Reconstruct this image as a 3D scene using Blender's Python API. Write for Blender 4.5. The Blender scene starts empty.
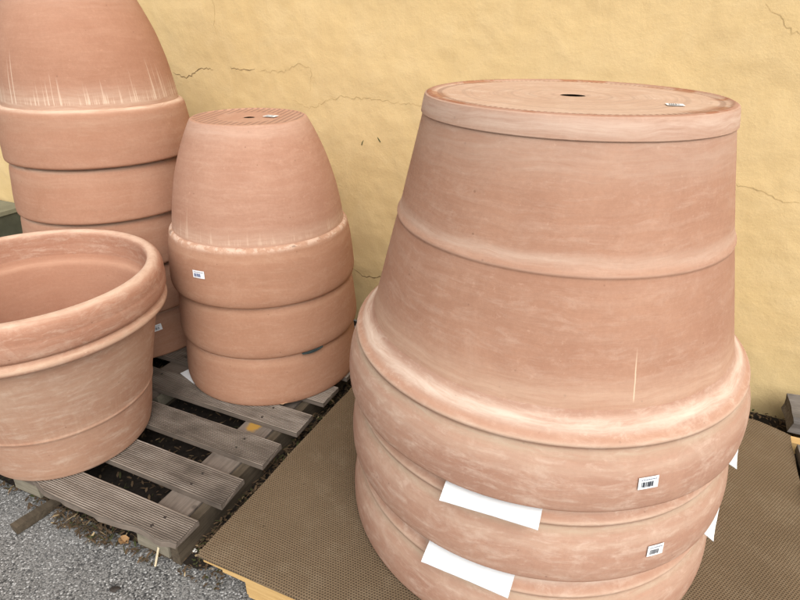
import bpy, math, random
from mathutils import Vector, Matrix, noise
import numpy as np

random.seed(7)
SC = bpy.context.scene
COL = SC.collection
R = math.radians

# ------------------------------------------------------------------ camera
cam_d = bpy.data.cameras.new('camera')
cam = bpy.data.objects.new('camera', cam_d)
COL.objects.link(cam)
SC.camera = cam
cam_d.sensor_width = 36.0
cam_d.lens = 36.0 * 555.42 / 800.0
cam_d.clip_start = 0.05
cam_d.clip_end = 200.0
PITCH, ROLL, EYE = R(26.913), R(0.6437), 1.55
F = Vector((0, math.cos(PITCH), -math.sin(PITCH)))
RT = Vector((1, 0, 0))
UP = RT.cross(F)
R2 = RT * math.cos(ROLL) + UP * math.sin(ROLL)
U2 = -RT * math.sin(ROLL) + UP * math.cos(ROLL)
m = Matrix((R2, U2, -F)).transposed().to_4x4()
m.translation = (0, 0, EYE)
cam.matrix_world = m

# ------------------------------------------------------------------ sky and sun
SUN_EL, SUN_AZ = R(46), R(166)          # azimuth measured clockwise from +Y: behind the camera, to the right
world = bpy.data.worlds.new('World')
SC.world = world
world.use_nodes = True
wn, wlk = world.node_tree.nodes, world.node_tree.links
wn.clear()
sky = wn.new('ShaderNodeTexSky')
sky.sky_type = 'NISHITA'
sky.sun_disc = False
sky.sun_elevation = SUN_EL
sky.sun_rotation = SUN_AZ
sky.dust_density = 4.0
sky.air_density = 1.0
hs = wn.new('ShaderNodeHueSaturation')   # overcast: the sky is nearly white
hs.inputs['Saturation'].default_value = 0.06
bg = wn.new('ShaderNodeBackground')
bg.inputs['Strength'].default_value = 0.12
wo = wn.new('ShaderNodeOutputWorld')
wlk.new(sky.outputs[0], hs.inputs['Color'])
wlk.new(hs.outputs[0], bg.inputs['Color'])
wlk.new(bg.outputs[0], wo.inputs['Surface'])

sun_d = bpy.data.lights.new('sun', 'SUN')
sun_d.energy = 1.3
sun_d.angle = R(80)
sun_d.color = (1.0, 0.94, 0.86)
sun = bpy.data.objects.new('sun', sun_d)
COL.objects.link(sun)
sd = Vector((math.sin(SUN_AZ) * math.cos(SUN_EL), math.cos(SUN_AZ) * math.cos(SUN_EL), math.sin(SUN_EL)))
sun.rotation_euler = (-sd).to_track_quat('-Z', 'Y').to_euler()
sun.location = sd * 20

SC.view_settings.view_transform = 'Standard'
SC.view_settings.look = 'None'
SC.view_settings.gamma = 1.0
SC.view_settings.use_curve_mapping = False
SC.view_settings.exposure = 0.72


# ------------------------------------------------------------------ helpers
def link(o, parent=None):
    COL.objects.link(o)
    if parent is not None:
        o.parent = parent
    return o


def mesh_obj(name, verts, faces, mat, parent=None, smooth=False, sharp=None):
    me = bpy.data.meshes.new(name)
    me.from_pydata([tuple(v) for v in verts], [], faces)
    me.update()
    if smooth:
        me.polygons.foreach_set('use_smooth', [True] * len(me.polygons))
        if sharp:
            me.set_sharp_from_angle(angle=R(sharp))
    if mat:
        me.materials.append(mat)
    return link(bpy.data.objects.new(name, me), parent)


def thing(name, label, cat, loc=(0, 0, 0), rz=0.0, group=None):
    o = bpy.data.objects.new(name, None)
    o.empty_display_size = 0.1
    COL.objects.link(o)
    o.location = loc
    o.rotation_euler = (0, 0, rz)
    tag(o, label, cat, group)
    return o


def tag(o, label, cat, group=None, kind=None):
    o['label'] = label
    o['category'] = cat
    if group:
        o['group'] = group
    if kind:
        o['kind'] = kind
    return o


def copy_tree(o, parent=None):
    c = o.copy()
    COL.objects.link(c)
    if parent is not None:
        c.parent = parent
    for ch in list(o.children):
        copy_tree(ch, c)
    return c


def chaikin(p, n=2):
    for _ in range(n):
        q = [p[0]]
        for a, b in zip(p[:-1], p[1:]):
            q.append((a[0] * .75 + b[0] * .25, a[1] * .75 + b[1] * .25))
            q.append((a[0] * .25 + b[0] * .75, a[1] * .25 + b[1] * .75))
        q.append(p[-1])
        p = q
    return p


def refine(p, step):
    o = [p[0]]
    for a, b in zip(p[:-1], p[1:]):
        d = math.hypot(b[0] - a[0], b[1] - a[1])
        k = max(1, int(math.ceil(d / step)))
        for i in range(1, k + 1):
            o.append((a[0] + (b[0] - a[0]) * i / k, a[1] + (b[1] - a[1]) * i / k))
    return o


def wob(a, z, amp, seed):
    c, s = math.cos(a), math.sin(a)
    return amp * (noise.noise(Vector((c * 1.1 + seed, s * 1.1, z * 2.2))) +
                  .35 * noise.noise(Vector((c * 3 + seed, s * 3, z * 16))))


def lathe(name, prof, mat, parent, n=168, amp=.0016, seed=0.0, sharp=40):
    """prof: list of (radius, z) followed along the surface"""
    vs, fs = [], []
    for r, z in prof:
        for i in range(n):
            a = 2 * math.pi * i / n
            k = min(1.0, r / .12)
            rr = r + wob(a, z, amp, seed) * k
            dz = .0009 * noise.noise(Vector((math.cos(a) * 2 + seed, math.sin(a) * 2, 3.3))) * k
            vs.append((rr * math.cos(a), rr * math.sin(a), z + dz))
    for j in range(len(prof) - 1):
        for i in range(n):
            k = (i + 1) % n
            fs.append((j * n + i, j * n + k, (j + 1) * n + k, (j + 1) * n + i))
    return mesh_obj(name, vs, fs, mat, parent, smooth=True, sharp=sharp)


def box_data(x0, x1, y0, y1, z0, z1):
    v = [(x0, y0, z0), (x1, y0, z0), (x1, y1, z0), (x0, y1, z0), (x0, y0, z1), (x1, y0, z1), (x1, y1, z1), (x0, y1, z1)]
    f = [(0, 3, 2, 1), (4, 5, 6, 7), (0, 1, 5, 4), (1, 2, 6, 5), (2, 3, 7, 6), (3, 0, 4, 7)]
    return v, f


# ------------------------------------------------------------------ node helpers
class NT:
    def __init__(self, name):
        self.mat = bpy.data.materials.new(name)
        self.mat.use_nodes = True
        self.t = self.mat.node_tree
        self.t.nodes.clear()
        self.out = self.t.nodes.new('ShaderNodeOutputMaterial')
        self.b = self.t.nodes.new('ShaderNodeBsdfPrincipled')
        self.t.links.new(self.b.outputs[0], self.out.inputs['Surface'])
        self.b.inputs['Specular IOR Level'].default_value = .25

    def L(self, a, b):
        self.t.links.new(a, b)

    def put(self, sock, v):
        if hasattr(v, 'node'):
            self.L(v, sock)
        else:
            if isinstance(v, (tuple, list)) and len(v) == 3 and sock.type == 'RGBA':
                v = (*v, 1)
            sock.default_value = v

    def coord(self):
        return self.t.nodes.new('ShaderNodeTexCoord').outputs['Object']

    def objinfo(self, w):
        return self.t.nodes.new('ShaderNodeObjectInfo').outputs[w]

    def math(self, op, a, b=0.0, c=None, clamp=False):
        n = self.t.nodes.new('ShaderNodeMath')
        n.operation = op
        n.use_clamp = clamp
        self.put(n.inputs[0], a)
        self.put(n.inputs[1], b)
        if c is not None:
            self.put(n.inputs[2], c)
        return n.outputs[0]

    def vmath(self, op, a, b):
        n = self.t.nodes.new('ShaderNodeVectorMath')
        n.operation = op
        self.put(n.inputs[0], a)
        self.put(n.inputs[1], b)
        return n.outputs[0]

    def sep(self, v):
        n = self.t.nodes.new('ShaderNodeSeparateXYZ')
        self.L(v, n.inputs[0])
        return n.outputs[0], n.outputs[1], n.outputs[2]

    def comb(self, x, y, z):
        n = self.t.nodes.new('ShaderNodeCombineXYZ')
        for i, q in enumerate((x, y, z)):
            self.put(n.inputs[i], q)
        return n.outputs[0]

    def noise(self, vec, scale, detail=3.0, rough=.55, dist=0.0):
        n = self.t.nodes.new('ShaderNodeTexNoise')
        self.L(vec, n.inputs['Vector'])
        n.inputs['Scale'].default_value = scale
        n.inputs['Detail'].default_value = detail
        n.inputs['Roughness'].default_value = rough
        n.inputs['Distortion'].default_value = dist
        return n.outputs['Fac']

    def voronoi(self, vec, scale, feat='F1', out='Distance', rnd=1.0):
        n = self.t.nodes.new('ShaderNodeTexVoronoi')
        n.feature = feat
        self.L(vec, n.inputs['Vector'])
        n.inputs['Scale'].default_value = scale
        n.inputs['Randomness'].default_value = rnd
        return n.outputs[out]

    def rng(self, v, a, b, c=0.0, d=1.0, smooth=False):
        n = self.t.nodes.new('ShaderNodeMapRange')
        n.clamp = True
        if smooth:
            n.interpolation_type = 'SMOOTHSTEP'
        self.put(n.inputs[0], v)
        for i, q in enumerate((a, b, c, d)):
            n.inputs[i + 1].default_value = q
        return n.outputs[0]

    def mix(self, f, a, b, mode='MIX'):
        n = self.t.nodes.new('ShaderNodeMix')
        n.data_type = 'RGBA'
        n.blend_type = mode
        self.put(n.inputs[0], f)
        self.put(n.inputs[6], a)
        self.put(n.inputs[7], b)
        return n.outputs[2]

    def bump(self, h, strength, dist, nrm=None):
        n = self.t.nodes.new('ShaderNodeBump')
        n.inputs['Strength'].default_value = strength
        n.inputs['Distance'].default_value = dist
        self.L(h, n.inputs['Height'])
        if nrm is not None:
            self.L(nrm, n.inputs['Normal'])
        return n.outputs[0]

    def done(self, color, rough=.85, nrm=None):
        self.put(self.b.inputs['Base Color'], color)
        self.put(self.b.inputs['Roughness'], rough)
        if nrm is not None:
            self.L(nrm, self.b.inputs['Normal'])
        return self.mat


def plain(name, c, rough=.8, var=.15, scale=40):
    t = NT(name)
    P = t.coord()
    k = t.noise(P, scale, 4)
    col = t.mix(t.rng(k, .3, .7), tuple(x * (1 - var) for x in c), tuple(min(1, x * (1 + var)) for x in c))
    return t.done(col, rough, t.bump(k, .15, .002))


def gauss(t, z, z0, w):
    d = t.math('DIVIDE', t.math('SUBTRACT', z, z0), w)
    return t.math('POWER', 2.718, t.math('MULTIPLY', t.math('MULTIPLY', d, d), -1.0))


def terracotta(name, base, dark, pale, bands=(), drips=None, scratch=None, mott=1.0, chips=None, rubs=None, combed=False, ringed=False, pale_amt=.5):
    t = NT(name)
    P0 = t.coord()
    loc = t.vmath('MULTIPLY', t.objinfo('Location'), (3.1, 4.7, 9.3))
    P = t.vmath('ADD', P0, loc)
    x, y, z = t.sep(P0)
    # slightly tilted wheel marks
    low = t.noise(P, 3.0, 3)
    zz = t.math('ADD', z, t.math('MULTIPLY', low, .07))
    S = t.vmath('ADD', t.comb(t.math('MULTIPLY', x, 2.2), t.math('MULTIPLY', y, 2.2), t.math('MULTIPLY', zz, 34.0)), loc)
    streak = t.noise(S, 1.6, 5, .6)
    S2 = t.vmath('ADD', t.comb(t.math('MULTIPLY', x, 7.0), t.math('MULTIPLY', y, 7.0), t.math('MULTIPLY', zz, 150.0)), loc)
    fine = t.noise(S2, 2.0, 3, .6)
    blot = t.noise(P, 4.2, 6, .62, .6)
    blot2 = t.noise(P, 11.0, 5, .65, 1.2)
    speck = t.noise(P, 210.0, 2)
    c = t.mix(t.rng(blot, .32, .68), base, dark)
    c = t.mix(t.math('MULTIPLY', t.rng(streak, .45, .75), .26 * mott), c, pale)
    brush = t.noise(t.vmath('ADD', t.comb(t.math('MULTIPLY', x, 6.0), t.math('MULTIPLY', y, 6.0), t.math('MULTIPLY', zz, 22.0)), loc), 2.2, 8, .72, .5)
    c = t.mix(t.math('MULTIPLY', t.rng(brush, .50, .66), pale_amt * mott), c, pale)
    c = t.mix(t.math('MULTIPLY', t.rng(blot2, .54, .70), pale_amt * .6 * mott), c, pale)
    rub = t.math('MULTIPLY', t.rng(t.noise(P, 55.0, 5, .75), .60, .72), t.rng(blot, .42, .55))
    c = t.mix(t.math('MULTIPLY', rub, .30 * mott), c, tuple(min(.8, q * 1.35) for q in pale))
    grain = t.noise(P, 95.0, 5, .75)
    c = t.mix(t.rng(grain, .35, .68, .0, .24), c, tuple(q * .62 for q in dark))
    pit = t.voronoi(t.vmath('ADD', P, loc), 17.0)
    c = t.mix(t.rng(pit, .035, .06, .55, 0), c, tuple(q * .55 for q in dark))
    c = t.mix(t.math('MULTIPLY', t.rng(fine, .55, .8), .22), c, tuple(q * .72 for q in dark))
    c = t.mix(t.math('MULTIPLY', t.rng(speck, .62, .8), .25), c, tuple(q * .8 for q in base))
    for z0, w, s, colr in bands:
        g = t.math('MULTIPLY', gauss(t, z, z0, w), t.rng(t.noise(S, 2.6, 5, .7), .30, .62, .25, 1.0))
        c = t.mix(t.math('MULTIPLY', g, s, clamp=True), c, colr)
    if drips:
        z0, z1, amt, colr = drips
        ang = t.math('ARCTAN2', y, x)
        V = t.vmath('ADD', t.comb(t.math('MULTIPLY', ang, 26.0), t.math('MULTIPLY', z, 1.2), 0.0), loc)
        dn = t.noise(V, 1.0, 4, .75)
        cl = t.noise(t.comb(t.math('MULTIPLY', ang, 2.6), 0.0, 1.7), 1.0, 2)
        hgt = t.rng(cl, .35, .7, .25, 1.0)
        fall = t.math('SUBTRACT', 1.0, t.math('DIVIDE', t.math('SUBTRACT', z, z0), t.math('MULTIPLY', hgt, z1 - z0)), clamp=True)
        up = t.rng(z, z0 - .004, z0 + .004)
        thr = t.math('MULTIPLY', t.math('SUBTRACT', dn, t.math('SUBTRACT', .62, t.math('MULTIPLY', fall, .12))), 14.0, clamp=True)
        fac = t.math('MULTIPLY', t.math('MULTIPLY', thr, t.math('POWER', fall, .5)), up)
        c = t.mix(t.math('MULTIPLY', fac, amt), c, colr)
    if scratch:
        a0, wa, z0, z1, colr = scratch
        ang = t.math('ARCTAN2', y, x)
        wv = t.math('MULTIPLY', t.math('SUBTRACT', t.noise(P, 30, 2), .5), .004)
        da = t.math('ABSOLUTE', t.math('ADD', t.math('SUBTRACT', ang, a0), wv))
        zm = t.math('MULTIPLY', t.rng(z, z0, z0 + .012), t.rng(z, z1 - .05, z1, 1, 0))
        fac = t.math('MULTIPLY', t.rng(da, wa * .4, wa, 1, 0), zm)
        c = t.mix(t.math('MULTIPLY', fac, .8), c, colr)
    h = t.math('ADD', t.math('MULTIPLY', streak, .7), t.math('ADD', t.math('MULTIPLY', fine, .22), t.math('MULTIPLY', speck, .20)))
    if chips:
        z0, w, colr, cd = chips
        cn = t.noise(P, 26.0, 4, .7)
        g = gauss(t, z, z0, w)
        f1 = t.math('MULTIPLY', t.rng(cn, .47, .55), g)
        c = t.mix(t.math('MULTIPLY', f1, .5), c, colr)
        cn2 = t.noise(t.vmath('ADD', P, (3.3, 1.1, .7)), 17.0, 3, .6)
        f2 = t.math('MULTIPLY', t.rng(cn2, .63, .67), t.rng(g, .75, .9))
        c = t.mix(t.math('MULTIPLY', f2, .7), c, cd)
        h = t.math('ADD', h, t.math('MULTIPLY', f1, 1.2))
    if rubs:
        rn = t.noise(P, 34.0, 5, .75)
        g = t.math('MULTIPLY', gauss(t, z, rubs[0], rubs[1]), t.rng(blot, .40, .56))
        c = t.mix(t.math('MULTIPLY', t.math('MULTIPLY', t.rng(rn, .52, .66), g), .45), c, (.62, .49, .39))
        rn2 = t.noise(t.vmath('ADD', P, (1.3, 2.1, .7)), 23.0, 3, .6)
        c = t.mix(t.math('MULTIPLY', t.rng(rn2, .69, .72), t.math('MULTIPLY', g, .6)), c, (.26, .13, .08))
    if combed:
        rr = t.math('SQRT', t.math('ADD', t.math('MULTIPLY', x, x), t.math('MULTIPLY', y, y)))
        w_ = t.math('SINE', t.math('MULTIPLY', t.math('ADD', x, t.math('MULTIPLY', y, -.14)), 270.0))
        ann = t.math('MULTIPLY', t.rng(rr, combed - .01, combed), t.rng(rr, .205, .212, 1, 0))
        g = t.math('MULTIPLY', t.rng(w_, 0.0, .5), ann)
        c = t.mix(t.math('MULTIPLY', g, .6), c, (.21, .125, .09))
        h = t.math('SUBTRACT', h, t.math('MULTIPLY', g, 2.0))
    if ringed:
        rr = t.math('SQRT', t.math('ADD', t.math('MULTIPLY', x, x), t.math('MULTIPLY', y, y)))
        ang = t.math('ARCTAN2', y, x)
        rw = t.math('ADD', rr, t.math('MULTIPLY', low, .10))
        ring = t.noise(t.comb(t.math('MULTIPLY', rw, 60.0), 0.0, 0.0), 1.0, 3)
        c = t.mix(t.math('MULTIPLY', t.rng(ring, .46, .66), .6), c, tuple(q * .68 for q in base))
        patch = t.rng(t.noise(P, 6.0, 5, .65), .50, .56)
        edge = t.math('MULTIPLY', t.rng(rr, .295, .330), patch)
        c = t.mix(t.math('MULTIPLY', edge, .85), c, (.34, .150, .070))
        e2 = t.rng(rr, .338, .345)
        c = t.mix(t.math('MULTIPLY', e2, .6), c, (.26, .10, .055))
        tick = t.math('MULTIPLY', t.rng(t.math('SINE', t.math('MULTIPLY', ang, 150.0)), -.2, .3),
                      t.math('MULTIPLY', t.rng(rr, .316, .319), t.rng(rr, .328, .331, 1, 0)))
        c = t.mix(t.math('MULTIPLY', tick, .75), c, (.20, .095, .06))
        h = t.math('SUBTRACT', t.math('ADD', h, t.math('MULTIPLY', ring, 1.5)), t.math('MULTIPLY', tick, 3.0))
    n = t.bump(h, .35, .0022)
    return t.done(c, t.rng(blot2, .3, .7, .78, .95), n)


# ------------------------------------------------------------------ materials
PALE = (.56, .40, .30)
WHITE = (.70, .56, .44)
M = {}
M['big_body'] = terracotta('pale pink terracotta', (.420, .233, .153), (.345, .180, .116), (.510, .345, .258),
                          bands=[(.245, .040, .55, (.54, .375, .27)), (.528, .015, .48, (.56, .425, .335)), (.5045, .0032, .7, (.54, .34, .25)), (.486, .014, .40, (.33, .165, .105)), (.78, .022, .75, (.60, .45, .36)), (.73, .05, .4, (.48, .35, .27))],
                          scratch=(R(-80.2), .004, .238, .360, (.66, .50, .36)), pale_amt=.34)
M['big_rim'] = terracotta('chalky terracotta rim', (.425, .247, .172), (.365, .200, .138), (.570, .420, .330),
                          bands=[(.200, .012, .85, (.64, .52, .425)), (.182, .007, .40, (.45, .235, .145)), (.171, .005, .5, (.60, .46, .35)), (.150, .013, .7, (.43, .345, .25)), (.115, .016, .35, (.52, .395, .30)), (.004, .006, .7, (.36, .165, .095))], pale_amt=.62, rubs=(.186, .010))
M['big_base'] = terracotta('chalky pot underside', (.54, .365, .260), (.48, .310, .215), (.66, .51, .40), ringed=True, pale_amt=.45)
M['mid_body'] = terracotta('pinkish terracotta', (.42, .235, .160), (.37, .195, .130), (.52, .335, .245),
                           bands=[(.25, .03, .5, (.57, .41, .31)), (.62, .03, .4, (.56, .40, .31))], drips=(.24, .36, .5, (.60, .44, .33)), pale_amt=.3)
M['mid_rim'] = terracotta('warm terracotta rim', (.40, .214, .137), (.35, .178, .108), (.46, .285, .195),
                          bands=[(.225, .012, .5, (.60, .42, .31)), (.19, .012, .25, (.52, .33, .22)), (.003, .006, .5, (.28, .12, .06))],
                          chips=(.226, .010, (.66, .52, .42), (.22, .15, .11)), mott=.9, pale_amt=.45)
M['mid_base'] = terracotta('combed pot underside', (.46, .265, .18), (.41, .22, .145), (.55, .37, .27), combed=.125, pale_amt=.3)
M['tall_body'] = terracotta('rosy terracotta', (.40, .212, .138), (.35, .175, .110), (.48, .28, .19),
                            bands=[(.235, .050, .65, (.56, .41, .31)), (.62, .06, .3, (.52, .35, .26))], drips=(.232, .47, .70, (.68, .53, .41)), pale_amt=.25)
M['tall_rim'] = terracotta('rosy terracotta rim', (.40, .214, .140), (.35, .175, .108), (.46, .29, .20),
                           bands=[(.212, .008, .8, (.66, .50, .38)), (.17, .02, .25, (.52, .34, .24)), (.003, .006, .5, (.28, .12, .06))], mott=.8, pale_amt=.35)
M['open_body'] = terracotta('buff terracotta', (.435, .260, .175), (.385, .208, .136), (.57, .43, .335),
                            bands=[(.02, .03, .35, (.50, .29, .19)), (.40, .10, .30, (.52, .39, .29))], drips=(.20, .62, .09, (.60, .46, .34)), mott=.85, pale_amt=.65)
M['open_in'] = terracotta('smooth inner terracotta', (.41, .215, .140), (.37, .182, .115), (.48, .295, .205), mott=.6, pale_amt=.25,
                          bands=[(.548, .012, .5, (.52, .32, .22))])
M['open_rim'] = terracotta('blotchy terracotta rim', (.415, .215, .140), (.355, .170, .108), (.58, .42, .32),
                           bands=[(.668, .010, .75, (.66, .49, .37)), (.53, .016, .55, (.62, .46, .33))], pale_amt=.5)


def wood(name, base, dark, groove=None, along='x', stain=None, var=.5):
    t = NT(name)
    P = t.coord()
    rnd = t.objinfo('Random')
    off = t.comb(t.math('MULTIPLY', rnd, 17.0), t.math('MULTIPLY', rnd, 9.0), 0.0)
    x, y, z = t.sep(P)
    if along == 'x':
        V = t.comb(t.math('MULTIPLY', x, .07), y, z)
    else:
        V = t.comb(x, t.math('MULTIPLY', y, .07), z)
    V = t.vmath('ADD', V, off)
    g = t.noise(V, 110.0, 5, .65)
    lo = t.noise(t.vmath('ADD', P, off), 7.0, 4, .6)
    c = t.mix(t.rng(g, .3, .7), base, dark)
    c = t.mix(t.math('MULTIPLY', t.rng(lo, .45, .7), var), c, tuple(q * .45 for q in dark))
    kn = t.voronoi(t.vmath('ADD', P, off), 4.5)
    c = t.mix(t.rng(kn, .035, .06, .6, 0), c, tuple(q * .35 for q in dark))
    c = t.mix(t.math('MULTIPLY', t.math('SUBTRACT', rnd, .5), .35, clamp=True), c, tuple(min(1, q * 1.5) for q in base))
    if stain:
        sx, sy, sr, sc = stain
        d = t.math('SQRT', t.math('ADD', t.math('POWER', t.math('SUBTRACT', x, sx), 2.0), t.math('POWER', t.math('SUBTRACT', y, sy), 2.0)))
        d = t.math('ADD', d, t.math('MULTIPLY', t.math('SUBTRACT', t.noise(P, 40, 3), .5), .03))
        c = t.mix(t.rng(d, sr * .6, sr, .85, 0), c, sc)
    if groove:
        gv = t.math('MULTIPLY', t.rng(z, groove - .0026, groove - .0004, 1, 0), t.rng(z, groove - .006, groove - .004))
        c = t.mix(t.math('MULTIPLY', gv, .72), c, tuple(q * .22 for q in dark))
        c = t.mix(t.math('MULTIPLY', t.math('MULTIPLY', t.rng(z, groove - .0008, groove), t.rng(g, .35, .6)), .65), c, (.43, .375, .325))
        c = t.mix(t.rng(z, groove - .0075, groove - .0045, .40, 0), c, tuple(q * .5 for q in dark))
    n = t.bump(g, .5, .0015)
    return t.done(c, .88, n)


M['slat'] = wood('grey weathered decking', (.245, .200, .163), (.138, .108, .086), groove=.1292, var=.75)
M['slat_stain'] = wood('grey weathered board with stain', (.205, .168, .140), (.120, .096, .078), stain=(-1.215, 1.355, .035, (.40, .22, .03)), along='y')
M['pallet_dark'] = wood('dark weathered pallet timber', (.110, .085, .058), (.055, .042, .028), along='y')
M['pallet_block'] = wood('grey pallet block', (.27, .24, .185), (.16, .14, .10))
M['new_wood'] = wood('fresh pale pallet timber', (.66, .44, .19), (.50, .31, .12), var=.12)
M['old_wood'] = wood('silvered rough timber', (.22, .20, .185), (.10, .09, .08), var=.6)
M['nail'] = plain('rusty nail head', (.04, .032, .027), .7)
M['paper'] = plain('white foam sheet', (.70, .725, .74), .6, .02)
M['sticker'] = plain('white sticker paper', (.82, .84, .86), .4, .02)
M['ink'] = plain('barcode ink', (.025, .03, .045), .5, .1)
M['inkgrey'] = plain('grey print', (.20, .22, .27), .5, .1)
M['inkblue'] = plain('blue print', (.04, .07, .20), .5, .1)
M['shim'] = plain('dark green rubber', (.035, .05, .05), .6)
M['green_box'] = plain('olive green painted metal', (.060, .064, .046), .6, .2, 12)
M['green_lid'] = plain('pale olive painted metal', (.17, .165, .115), .6, .15, 12)
M['stone'] = plain('blue grey stone', (.27, .30, .33), .8, .3, 60)
M['pebble'] = plain('white pebble', (.70, .68, .64), .8, .1)
M['leaf_orange'] = plain('orange dry leaf', (.36, .21, .095), .8, .3)
M['leaf_tan'] = plain('tan dry leaf', (.45, .30, .19), .8, .3)
M['straw'] = plain('pale straw', (.52, .44, .30), .8, .2)


def mat_wall():
    t = NT('yellow ochre plaster')
    P = t.coord()
    x, y, z = t.sep(P)
    big = t.noise(P, 1.3, 5, .6)
    mid = t.noise(P, 6.0, 5, .62, .8)
    fine = t.noise(P, 70.0, 4, .6)
    grit = t.noise(P, 260.0, 3, .6)
    c = t.mix(t.rng(big, .3, .7), (.640, .475, .245), (.600, .432, .205))
    c = t.mix(t.math('MULTIPLY', t.rng(mid, .45, .72), .35), c, (.68, .525, .295))
    c = t.mix(t.math('MULTIPLY', t.rng(fine, .56, .75), .25), c, (.55, .42, .215))
    # thin worn rims of old patching
    pk = t.voronoi(t.vmath('ADD', P, t.comb(t.math('MULTIPLY', mid, .5), 0.0, t.math('MULTIPLY', big, .6))), 1.9, 'DISTANCE_TO_EDGE')
    ln = t.math('MULTIPLY', t.rng(pk, .004, .018, 1, 0), t.rng(t.noise(P, 2.3, 2), .52, .62))
    c = t.mix(t.math('MULTIPLY', ln, .22), c, (.50, .38, .20))
    damp = t.math('MULTIPLY', t.rng(t.math('ADD', z, t.math('MULTIPLY', mid, .25)), .10, .50, 1, 0), .55)
    c = t.mix(damp, c, (.50, .40, .20))
    dirt = t.math('MULTIPLY', t.rng(t.math('ADD', z, t.math('MULTIPLY', fine, .12)), -.01, .08, 1, 0), .7)
    c = t.mix(dirt, c, (.13, .11, .06))
    h = t.math('ADD', t.math('MULTIPLY', mid, 1.2), t.math('ADD', t.math('MULTIPLY', fine, .55), t.math('MULTIPLY', grit, .22)))
    return t.done(c, .92, t.bump(h, .42, .006))


def mat_asphalt():
    t = NT('worn grey asphalt')
    P = t.coord()
    cell = t.voronoi(P, 190.0, 'F1', 'Color')
    d = t.voronoi(P, 190.0, 'F1', 'Distance')
    cx, cy, cz = t.sep(cell)
    low = t.noise(P, 5.0, 5, .6)
    c = t.mix(cx, (.152, .148, .141), (.268, .261, .250))
    c = t.mix(t.rng(cy, .86, .90), c, (.46, .455, .445))
    c = t.mix(t.rng(cz, .84, .88), c, (.045, .045, .045))
    c = t.mix(t.rng(d, .42, .7, 0, .75), c, (.055, .054, .052))
    c = t.mix(t.math('MULTIPLY', t.rng(low, .40, .72), .4), c, (.25, .25, .245))
    h = t.math('SUBTRACT', t.math('MULTIPLY', cz, .5), d)
    return t.done(c, .9, t.bump(h, .7, .003))


def mat_weave():
    t = NT('brown honeycomb mesh mat')
    P = t.coord()
    x, y, z = t.sep(P)
    low = t.noise(P, 3.0, 4)
    wx = t.math('ADD', x, t.math('MULTIPLY', low, .02))
    wy = t.math('ADD', y, t.math('MULTIPLY', t.noise(P, 2.2, 2), .03))
    PX, PY = .0084, .0074
    row = t.math('FLOOR', t.math('DIVIDE', wy, PY))
    sh = t.math('MULTIPLY', t.math('MODULO', t.math('ABSOLUTE', row), 2.0), .5)
    fx = t.math('SUBTRACT', t.math('FRACT', t.math('ADD', t.math('DIVIDE', wx, PX), sh)), .5)
    fy = t.math('SUBTRACT', t.math('FRACT', t.math('DIVIDE', wy, PY)), .5)
    d = t.math('SQRT', t.math('ADD', t.math('MULTIPLY', fx, fx), t.math('MULTIPLY', t.math('MULTIPLY', fy, fy), 1.1)))
    hole = t.rng(d, .20, .42, 1, 0, True)
    c = t.mix(t.rng(low, .3, .7), (.185, .130, .078), (.146, .102, .060))
    c = t.mix(t.math('MULTIPLY', t.rng(t.noise(P, 9.0, 5, .7), .5, .72), .45), c, (.25, .195, .13))
    c = t.mix(t.math('MULTIPLY', hole, .70), c, (.055, .039, .025))
    c = t.mix(t.rng(t.noise(P, 60, 2), .72, .78, 0, .6), c, (.05, .035, .02))
    return t.done(c, .85, t.bump(t.math('SUBTRACT', 1.0, hole), .8, .003))


def mat_litter():
    t = NT('dry leaf litter')
    g = t.t.nodes.new('ShaderNodeNewGeometry')
    r = g.outputs['Random Per Island']
    c = t.mix(r, (.030, .020, .012), (.13, .085, .048))
    c = t.mix(t.rng(r, .94, .96), c, (.36, .27, .15))
    c = t.mix(t.rng(r, .0, .2, 1, 0), c, (.05, .06, .02))
    return t.done(c, .9)


M['wall'] = mat_wall()
M['asphalt'] = mat_asphalt()
M['weave'] = mat_weave()
M['litter'] = mat_litter()
M['crack'] = plain('crack shadow line', (.20, .135, .065), .95, .2)
M['crack_soft'] = plain('old patched crack', (.52, .38, .185), .95, .2)
M['mark'] = plain('dark green scuff', (.09, .10, .04), .9, .2)

# ------------------------------------------------------------------ setting: ground
vs, fs = [], []
xs = [-40, -12, -5] + [-3 + i * .1 for i in range(56)] + [4, 12, 40]
ys = [-30, -8, -1] + [0 + i * .1 for i in range(48)] + [8, 40]
for yy in ys:
    for xx in xs:
        vs.append((xx, yy, .004 * noise.noise(Vector((xx * .9, yy * .9, 0))) - .002))
nx = len(xs)
for j in range(len(ys) - 1):
    for i in range(nx - 1):
        fs.append((j * nx + i, j * nx + i + 1, (j + 1) * nx + i + 1, (j + 1) * nx + i))
ground = mesh_obj('ground', vs, fs, M['asphalt'], smooth=True)
ground['kind'] = 'structure'

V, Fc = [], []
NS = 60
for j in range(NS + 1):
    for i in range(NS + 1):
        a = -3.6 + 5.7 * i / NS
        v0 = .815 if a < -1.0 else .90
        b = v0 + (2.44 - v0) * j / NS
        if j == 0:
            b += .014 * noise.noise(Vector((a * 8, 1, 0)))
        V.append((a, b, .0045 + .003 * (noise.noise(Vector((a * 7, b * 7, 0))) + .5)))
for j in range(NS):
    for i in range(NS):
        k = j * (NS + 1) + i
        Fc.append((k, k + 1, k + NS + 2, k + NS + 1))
soil = mesh_obj('soil', V, Fc, plain('soil blackened for gap shade', (.016, .012, .009), .95, .5, 60), smooth=True)  # near-black soil colour also paints in the shade of the pallet gaps
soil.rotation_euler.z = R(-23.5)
soil['kind'] = 'structure'

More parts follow.
